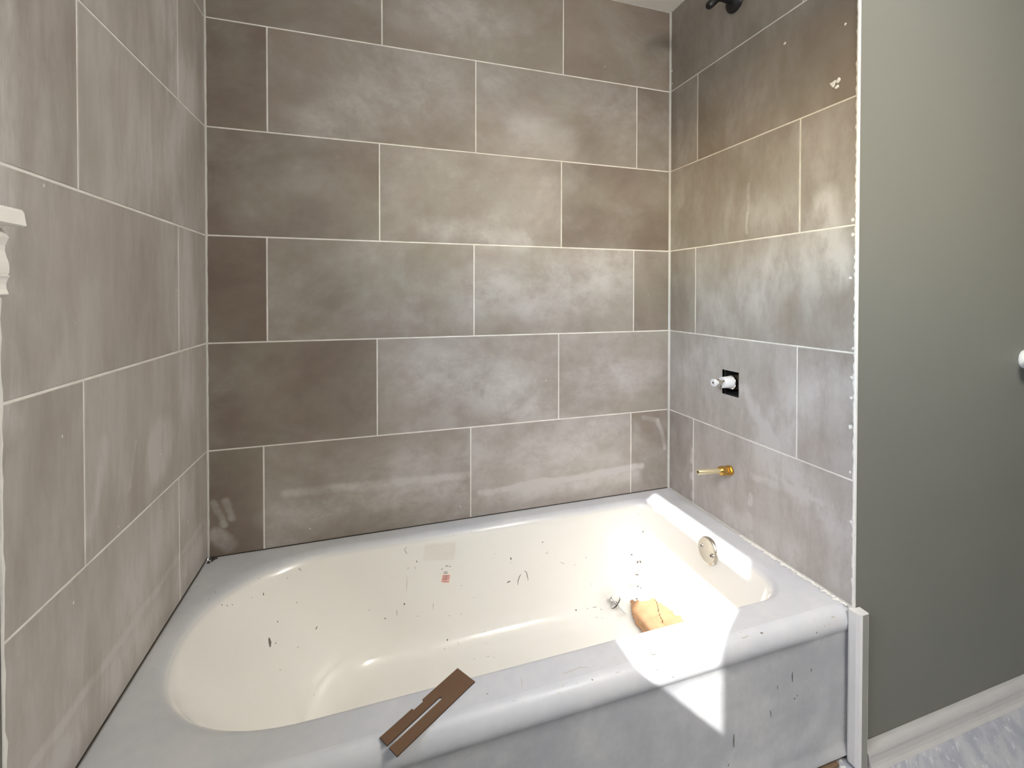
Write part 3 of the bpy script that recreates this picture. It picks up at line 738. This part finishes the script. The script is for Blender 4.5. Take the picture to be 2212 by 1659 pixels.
for (k, w, pts) in MARKS:
    P = [Vector((x * 1e-4, y * 1e-4, z * 1e-4 + ZD)) for x, y, z in pts]
    if len(P) == 2: P = [P[0], P[0].lerp(P[1], 0.5), P[1]]
    lift = {'d': 0.0005, 'g': 0.0003, 'r': 0.0008, 'p': 0.0006, 'w': 0.0004, 's': 0.0003}[k[0]]
    if k[0] in 'pws':       # wide patches: several strips so that they follow the curve
        P = [P[0].lerp(P[1], t / 3) for t in range(3)] + [P[1].lerp(P[-1], t / 3) for t in range(4)] if len(P) == 3 else P
    acc.setdefault(k[0], []).append(mark(P, w * (1e-5 if k[0] in 'pws' else 0.85e-5), lift, ABVH if k[1] == 'a' else BVH, 1.0 if k[0] in 'pws' else 0.45))
for k, nm, mt in (('d', 'scuff_marks', 'ink'), ('g', 'faint_scuff_marks', 'scuff_grey')):
    tag(obj(nm, *multi(acc[k]), mt, tub), kind='stuff')
lab = obj('warning_label', *multi(acc['w']), 'label_white', tub); lab['label'] = 'small worn label with red and black print'
obj('label_ground', *multi(acc['p']), 'label_pink', lab); obj('label_print', *multi(acc['r']), 'label_red', lab)
obj('label_residue', *multi(acc['s']), 'residue', tub)

# ------------------------------------------------------------------ plumbing on the right wall
vc = Vector((W, -0.3095, ZD + 0.4755))
valve = tag(empty('shower_valve', (W, -0.3095, ZD + 0.4755)), 'bare shower valve cartridge poking out of a square hole in the tile', 'valve')
ax = (-1, 0, 0.03)
V, Fc = lathe(vc + Vector((0.055, 0, -0.001)), ax, [(0, 0.024), (0.045, 0.024), (0.045, 0.019), (0.062, 0.019)], 6, True); obj('valve_body', V, Fc, 'bronze', valve)
V, Fc = lathe(vc + Vector((0.012, 0, 0)), ax, [(0, 0.019), (0.003, 0.0225), (0.010, 0.0225), (0.012, 0.0205)], 28, True); smooth_by_angle(obj('retaining_ring', V, Fc, 'chrome', valve))
V, Fc = lathe(vc + Vector((0.002, 0, 0.0004)), ax, [(0, 0.0195), (0.034, 0.0175), (0.037, 0.0165), (0.037, 0.009), (0.033, 0.009), (0.033, 0.0)], 28, False); smooth_by_angle(obj('cartridge', V, Fc, 'white_plastic', valve))
V, Fc = lathe(vc + Vector((-0.030, 0, 0.0015)), ax, [(0, 0.010), (0.012, 0.0085), (0.020, 0.0065)], 14, True); smooth_by_angle(obj('stem_collar', V, Fc, 'nickel', valve))
st = None
V, Fc = lathe(vc + Vector((-0.045, 0, 0.002)), ax, [(0, 0.0065), (0.013, 0.0065), (0.0145, 0.0115), (0.022, 0.0118), (0.0235, 0.0100), (0.0235, 0.0042), (0.018, 0.0038), (0.018, 0.0)], 24, False)
st = smooth_by_angle(obj('stem', V, Fc, 'white_plastic', valve))
V, Fc = lathe(vc + Vector((-0.0670, 0, 0.0026)), ax, [(0, 0.0036), (0.0012, 0.0030)], 8, True); obj('stem_screw', V, Fc, 'bronze', st)
for k in range(3):
    t = k * 2.1 + 0.5
    V, Fc = lathe(vc + Vector((-0.033, 0.0128 * math.cos(t), 0.0015 + 0.0128 * math.sin(t))), ax, [(0, 0.0032), (0.004, 0.0028)], 10, True); obj('cartridge_pin', V, Fc, 'bronze', valve)

pc = Vector((W, -0.3135, ZD + 0.1912))
pa = Vector((-1, 0, 0.075)).normalized()
spout = tag(empty('spout_pipe', tuple(pc)), 'brass pipe stub with hex fitting for the tub spout', 'pipe')
V, Fc = lathe(pc - pa * 0.012, pa, [(0, 0.014), (0.016, 0.0155), (0.020, 0.0155)], 24, True); smooth_by_angle(obj('collar', V, Fc, 'brass', spout))
V, Fc = lathe(pc + pa * 0.008, pa, [(0, 0.0150), (0.011, 0.0150), (0.0115, 0.0125), (0.0135, 0.0125), (0.014, 0.0150), (0.026, 0.0150)], 6, True); obj('hex_nut', V, Fc, 'brass', spout)
V, Fc = lathe(pc + pa * 0.034, pa, [(0, 0.0130), (0.002, 0.0142), (0.006, 0.0142), (0.010, 0.0120), (0.012, 0.0095)], 24, True); smooth_by_angle(obj('compression_ring', V, Fc, 'brass', spout))
V, Fc = lathe(pc + pa * 0.040, pa, [(0, 0.0080), (0.087, 0.0080), (0.088, 0.0074), (0.088, 0.0048), (0.070, 0.0046), (0.070, 0.0)], 24, False); smooth_by_angle(obj('tube', V, Fc, 'pale_brass', spout))

SZ = ZD + 1.690
arm = tag(empty('wall_shower', (W, -0.322, SZ)), 'matte black shower arm without a head near the ceiling', 'shower arm')
V, Fc = lathe((W - 0.0006, -0.322, SZ), (-1, 0, 0), [(0, 0.033), (0.006, 0.033), (0.012, 0.029), (0.019, 0.019), (0.021, 0.0135)], 32, True); smooth_by_angle(obj('flange', V, Fc, 'black', arm))
path = [Vector((W - 0.012, -0.322, SZ)), Vector((1.515, -0.322, SZ + 0.003))]
for k in range(9):
    t = k / 8 * 0.80; path.append(Vector((1.505 - 0.040 * math.sin(t), -0.322, SZ + 0.003 - 0.040 * (1 - math.cos(t)))))
d = (path[-1] - path[-2]).normalized(); path += [path[-1] + d * 0.020, path[-1] + d * 0.034, path[-1] + d * 0.039]
V, Fc = tube(path, [0.0122] * (len(path) - 2) + [0.0118, 0.0082], 18); smooth_by_angle(obj('pipe', V, Fc, 'black', arm), 50)

# ------------------------------------------------------------------ window in the left wall (its stool shows at the left edge)
win = tag(empty('window_1', (0, (WY0 + WY1) / 2, WZ0)), 'white painted window whose moulded stool ends at the tiles', 'window', 'structure')
zs = ZD
stool = [(-0.118, zs + 0.8445), (0.0415, zs + 0.8425), (0.0447, zs + 0.8440), (0.0440, zs + 0.8490), (0.0425, zs + 0.8600), (0.0405, zs + 0.8635), (-0.118, zs + 0.8650)]
# horned board: the wide part in front of the wall and the tongue in the opening
V, Fc = multi([prism([(0.0005, zs + 0.8445)] + stool[1:6] + [(0.0005, zs + 0.8648)], 'y', WY0 - 0.20, -0.760), (boxv(-0.118, 0.0005, WY0 + 0.001, WY1 - 0.001, zs + 0.8445, zs + 0.8648), BF)])
o = obj('window_stool', V, Fc, 'sill_paint', win); o['label'] = 'chipped white window stool board'
prof = [(0.0005, .8442), (0.0195, .8442), (0.0225, .839), (0.0262, .834), (0.0290, .829), (0.0270, .8245), (0.0252, .819), (0.0249, .813), (0.0262, .806), (0.0283, .799), (0.0290, .792), (0.0287, .786),
        (0.0275, .7835), (0.0298, .782), (0.0272, .778), (0.0256, .772), (0.0262, .766), (0.0280, .761), (0.0278, .7595), (0.0215, .7560), (0.0005, .7545)]
V, Fc = prism([(a, b + zs) for a, b in prof], 'y', WY0 - 0.18, -0.762)
obj('stool_moulding', V, Fc, 'sill_paint', win)
# jambs, casing, sashes, panes, shade
jt = 0.018
for (a, b) in ((WY0, WY0 + jt), (WY1 - jt, WY1)):
    box('jamb', (-0.12, 0.0, a + 0.0005, b - 0.0005, ZD + 0.8655, WZ1 - 0.0005), 'sill_paint', win)
box('head_jamb', (-0.12, 0.0, WY0 + jt, WY1 - jt, WZ1 - jt, WZ1 - 0.0005), 'sill_paint', win)
for (a, b) in ((WY0 - 0.095, WY0 + 0.006), (WY1 - 0.006, WY1 + 0.095)):
    box('casing', (0.0005, 0.020, a, b, ZD + 0.8655, WZ1 + 0.095), 'sill_paint', win, 0.004)
box('head_casing', (0.0005, 0.020, WY0 + 0.007, WY1 - 0.007, WZ1 - 0.006, WZ1 + 0.095), 'sill_paint', win, 0.004)
GY0, GY1 = -1.485, -1.020          # clear glass width
def sash(name, x, z0, z1, rail0, rail1):
    s = empty(name, (x, (GY0 + GY1) / 2, z0)); s.parent = win; s.matrix_parent_inverse = Matrix.Translation(-win.location)
    V, Fc = multi([(boxv(x - 0.016, x + 0.016, WY0 + jt, GY0, z0, z1), BF), (boxv(x - 0.016, x + 0.016, GY1, WY1 - jt, z0, z1), BF),
                   (boxv(x - 0.016, x + 0.016, GY0, GY1, z0, z0 + rail0), BF), (boxv(x - 0.016, x + 0.016, GY0, GY1, z1 - rail1, z1), BF)])
    fr = obj('sash_frame', V, Fc, 'sill_paint', win)
    obj('pane', boxv(x - 0.0015, x + 0.0015, GY0, GY1, z0 + rail0, z1 - rail1), BF, 'glass', fr)
    bpy.data.objects.remove(s)
sash('lower_sash', -0.045, ZD + 0.866, ZD + 1.352, 0.010, 0.053)
sash('upper_sash', -0.085, ZD + 1.300, WZ1 - jt, 0.052, 0.045)
shade = box('roller_shade', (-0.0225, -0.0215, WY0 + jt + 0.004, WY1 - jt - 0.004, ZD + 1.402, WZ1 - 0.045), 'shade', win)
V, Fc = lathe((-0.022, WY0 + jt + 0.003, WZ1 - 0.042), (0, 1, 0), [(0, 0.017), (WY1 - WY0 - 2 * jt - 0.006, 0.017)], 16, True); obj('shade_roll', V, Fc, 'shade', win)

# globe lamp added for fill light, out of view behind the viewer
lamp = tag(empty('fill_lamp', (LX, LY, CEIL)), 'round frosted globe lamp added behind the viewer for fill light', 'lamp')
V, Fc = lathe((LX, LY, CEIL - 0.0005), (0, 0, -1), [(0, 0.06), (0.012, 0.06), (0.020, 0.05), (0.024, 0.012), (0.16, 0.012), (0.165, 0.035), (0.185, 0.040)], 24, True); smooth_by_angle(obj('canopy', V, Fc, 'white_trim', lamp))
V, Fc = lathe((LX, LY, CEIL - 0.180), (0, 0, -1), [(0.150 - 0.150 * math.cos(math.pi * (0.08 + 0.92 * k / 14)), 0.150 * math.sin(math.pi * (0.12 + 0.88 * k / 14)) + 0.0005) for k in range(15)], 28, True); smooth_by_angle(obj('fill_globe', V, Fc, 'fill_glow', lamp))
tag(box('ground', (-40, -0.6, -40, 40, -0.75, -0.70), 'grass'), 'outdoor ground beyond the window', 'ground', 'structure')

# ------------------------------------------------------------------ trims on the right
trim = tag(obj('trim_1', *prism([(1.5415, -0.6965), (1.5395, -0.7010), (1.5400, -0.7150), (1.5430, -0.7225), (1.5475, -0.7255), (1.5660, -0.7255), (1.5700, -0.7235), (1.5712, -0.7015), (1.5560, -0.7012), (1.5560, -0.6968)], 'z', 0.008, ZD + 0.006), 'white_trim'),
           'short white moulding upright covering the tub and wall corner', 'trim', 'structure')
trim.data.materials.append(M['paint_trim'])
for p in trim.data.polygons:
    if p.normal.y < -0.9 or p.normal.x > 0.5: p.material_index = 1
prof = [(-0.7005, 0.0005), (-0.7005, 0.040)] + [(-0.7045 - 0.0175 * math.sin(a), 0.0220 + 0.0180 * math.cos(a)) for a in [math.pi / 2 * k / 8 for k in range(9)]] + [(-0.7250, 0.012), (-0.7285, 0.006), (-0.7350, 0.0005)]
V, Fc = prism(prof, 'x', 1.578, XR - 0.001)
baseboard = tag(obj('baseboard_right', V, Fc, 'baseboard', None), 'rounded grey base moulding along the sage wall', 'baseboard', 'structure')

# white wall fitting at the right edge of view
kn = tag(empty('paper_holder', (2.215, YF, ZD + 0.577)), 'white rounded holder on the sage wall at the right edge', 'holder')
V, Fc = lathe((2.215, YF - 0.0003, ZD + 0.577), (0, -1, 0), [(0, 0.026), (0.004, 0.026), (0.008, 0.020), (0.040, 0.016)], 24, True); smooth_by_angle(obj('post', V, Fc, 'white_trim', kn))
V, Fc = lathe((2.165, YF - 0.050, ZD + 0.577), (1, 0, 0), [(0, 0.004), (0.001, 0.012), (0.005, 0.0185), (0.012, 0.0215), (0.10, 0.0215)], 28, True); smooth_by_angle(obj('roller', V, Fc, 'white_trim', kn))

# ------------------------------------------------------------------ loose things on and in the tub
# brown slotted plate lying across the front rim
p0, p1 = Vector((0.4746, -0.7035, 0)), Vector((0.6267, -0.6044, 0))
e1 = (p1 - p0).normalized(); e2 = Vector((-e1.y, e1.x, 0)); L = (p1 - p0).length; h = 0.0243
poly = [(0, -h), (L, -h), (L, h), (0.092, h), (0.092, h - 0.0045), (0.068, h - 0.0045), (0.068, h), (0, h), (0, 0.0030), (0.114, 0.0030)]
poly += [(0.114 + 0.003 * math.cos(a), 0.003 * math.sin(a)) for a in [math.pi / 2 - math.pi * k / 6 for k in range(1, 6)]] + [(0.114, -0.0030), (0, -0.0030)]
zt = ZD + DZ + 0.0003; n = len(poly)
V = [p0 + e1 * a + e2 * b + Vector((0, 0, zt + d)) for d in (0, 0.0022) for a, b in poly]
Fc = [tuple(range(n)), tuple(range(n, 2 * n))] + [(i, (i + 1) % n, n + (i + 1) % n, n + i) for i in range(n)]
plate = tag(obj('slotted_plate', V, Fc, 'brown_plate'), 'thin brown slotted plate lying across the front tub rim', 'plate')
plate.data.materials.append(M['brown_edge_shade'])
for p in plate.data.polygons:
    if abs(p.normal.z) < 0.5: p.material_index = 1  # shade on the plate's thickness painted as a darker edge colour

# chrome drain stopper lying in the tub
T = Vector((1.2615, -0.1680, ZD - 0.3130)); dc = Vector((1.2335, -0.1478, ZD - 0.2835)); a = (dc - T).normalized(); dl = (dc - T).length
stp = tag(empty('drain_stopper', tuple(T)), 'chrome tub drain stopper lying on its stem beside the torn cardboard', 'stopper')
V, Fc = lathe(T, a, [(0, 0.0022), (0.003, 0.0030), (dl - 0.016, 0.0030), (dl - 0.016, 0.0052), (dl - 0.003, 0.0052)], 16, True); smooth_by_angle(obj('stem', V, Fc, 'chrome', stp))
V, Fc = lathe(T + a * (dl - 0.004), a, [(0, 0.0150), (0.0015, 0.0205), (0.0040, 0.0215), (0.0055, 0.0205), (0.0080, 0.0120), (0.0085, 0.0050)], 32, True); smooth_by_angle(obj('cap', V, Fc, 'chrome', stp))
V, Fc = lathe(T + a * (dl - 0.0025), a, [(0, 0.0212), (0.0022, 0.0222), (0.0030, 0.0216)], 32, True); obj('seal_ring', V, Fc, 'black', stp)
V, Fc = lathe(T + a * (dl + 0.004), a, [(0, 0.0042), (0.008, 0.0042), (0.010, 0.0080), (0.016, 0.0088), (0.018, 0.0070)], 20, True); smooth_by_angle(obj('knob', V, Fc, 'chrome', stp))

# torn kraft cardboard in the sunlit corner of the basin
def sheet(name, left, right, lift, curl, thick, parent, seed, nu=14):
    rr = random.Random(seed); V, Fc = [], []
    def at(pl, t):
        k = t * (len(pl) - 1); i = min(int(k), len(pl) - 2); f = k - i
        return Vector(pl[i]).lerp(Vector(pl[i + 1]), f)
    nv = 26; top = []
    for j in range(nv + 1):
        t = j / nv; a, b = at(left, t), at(right, t)
        a = a + Vector((rr.uniform(-0.0030, 0.0030), 0)); b = b + Vector((rr.uniform(-0.0035, 0.0035), 0))
        row = []
        for i in range(nu + 1):
            s = i / nu; p = a.lerp(b, s)
            if j == 0: p = p + Vector((0, rr.uniform(-0.005, 0.003)))
            q, nn, _, _ = BVH.find_nearest(Vector((p.x, p.y, ZD - 0.30)))
            zz = BVH.ray_cast(Vector((p.x, p.y, ZD + 0.2)), Vector((0, 0, -1)))[0].z
            z = zz + lift + curl * (abs(s - 0.45) / 0.55) ** 3 + 0.0016 * math.sin(9 * s + 5 * t) + 0.0012 * math.sin(17 * t + 4 * s) + 0.004 * (1 - t) ** 3
            row.append(Vector((p.x, p.y, z)))
        top.append(row)
    for d in (0, -thick):
        for row in top: V += [p + Vector((0, 0, d)) for p in row]
    m1 = nu + 1; o2 = (nv + 1) * m1
    for j in range(nv):
        for i in range(nu):
            q = j * m1 + i; Fc.append((q, q + 1, q + m1 + 1, q + m1)); Fc.append((o2 + q, o2 + q + m1, o2 + q + m1 + 1, o2 + q + 1))
    ring = [i for i in range(m1)] + [j * m1 + nu for j in range(1, nv + 1)] + [nv * m1 + i for i in range(nu - 1, -1, -1)] + [j * m1 for j in range(nv - 1, 0, -1)]
    for k in range(len(ring)): x, y = ring[k], ring[(k + 1) % len(ring)]; Fc.append((x, y, y + o2, x + o2))
    return obj(name, V, Fc, 'kraft', parent)
card = tag(empty('torn_cardboard', (1.335, -0.23, ZD - 0.318)), 'torn piece of tan kraft cardboard at the sunlit drain end', 'cardboard')
sheet('lower_layer', [(1.352, -0.166), (1.342, -0.20), (1.332, -0.23), (1.328, -0.26), (1.325, -0.33)], [(1.376, -0.166), (1.396, -0.198), (1.398, -0.222), (1.408, -0.262), (1.400, -0.335)], 0.0030, 0.000, 0.0022, card, 5, 9)
sheet('upper_layer', [(1.2966, -0.140), (1.289, -0.158), (1.278, -0.178), (1.270, -0.20), (1.266, -0.225), (1.268, -0.25), (1.275, -0.325)], [(1.374, -0.165), (1.371, -0.18), (1.363, -0.205), (1.352, -0.225), (1.347, -0.25), (1.342, -0.325)], 0.0075, 0.0055, 0.0024, card, 8, 13)

# rubble where the tub meets the floor and the wing wall
def chip(c, r, seed, mat, name, label, cat, group=None, flat=0.35):
    rr = random.Random(seed); n = 7; V = []
    for k, hh in ((1.0, 0.0), (0.8, 1.0)):
        for i in range(n):
            t = 2 * math.pi * i / n; q = r * rr.uniform(0.55, 1.15) * k
            V.append((c[0] + q * math.cos(t), c[1] + q * 0.7 * math.sin(t), c[2] + 0.0004 + hh * r * flat * rr.uniform(0.6, 1.2)))
    Fc = [tuple(range(n)), tuple(range(n, 2 * n))] + [(i, (i + 1) % n, n + (i + 1) % n, n + i) for i in range(n)]
    return tag(obj(name, V, Fc, mat), label, cat, group=group)
box_shim = tag(box('wood_shim', (1.405, 1.512, -0.7000, -0.6800, 0.0004, 0.0100), 'rough_wood', None, 0.0015), 'dark strip of wood on the floor under the tub apron', 'wood strip')
for i, (x, y, r, lb) in enumerate([(1.5205, -0.7035, .0085, 'largest white plaster chip beside the dark wood strip'), (1.5290, -0.6900, .0075, 'white plaster chip tucked under the tub corner behind the moulding'),
                                   (1.5330, -0.7150, .0055, 'small white plaster chip in front of the moulding foot'), (1.5480, -0.7370, .0050, 'white plaster crumb on the vinyl floor before the moulding')]):
    chip((x, y, 0), r, 70 + i, 'plaster', 'plaster_chip', lb, 'rubble', 'plaster chips by the tub corner')
# black grime in the back left corner of the deck
parts = []
rr = random.Random(5)
for i in range(14):
    c = Vector((0.004 + abs(rr.gauss(0, 0.010)), -0.004 - abs(rr.gauss(0, 0.009)), ZD + DZ)); r = rr.uniform(0.0015, 0.0042)
    parts.append(lathe(c, (0, 0, 1), [(0, r), (r * 0.7, r * 0.8), (r * 1.2, r * 0.3)], 6, True))
tag(obj('corner_grime', *multi(parts), 'gap', tub), kind='stuff')
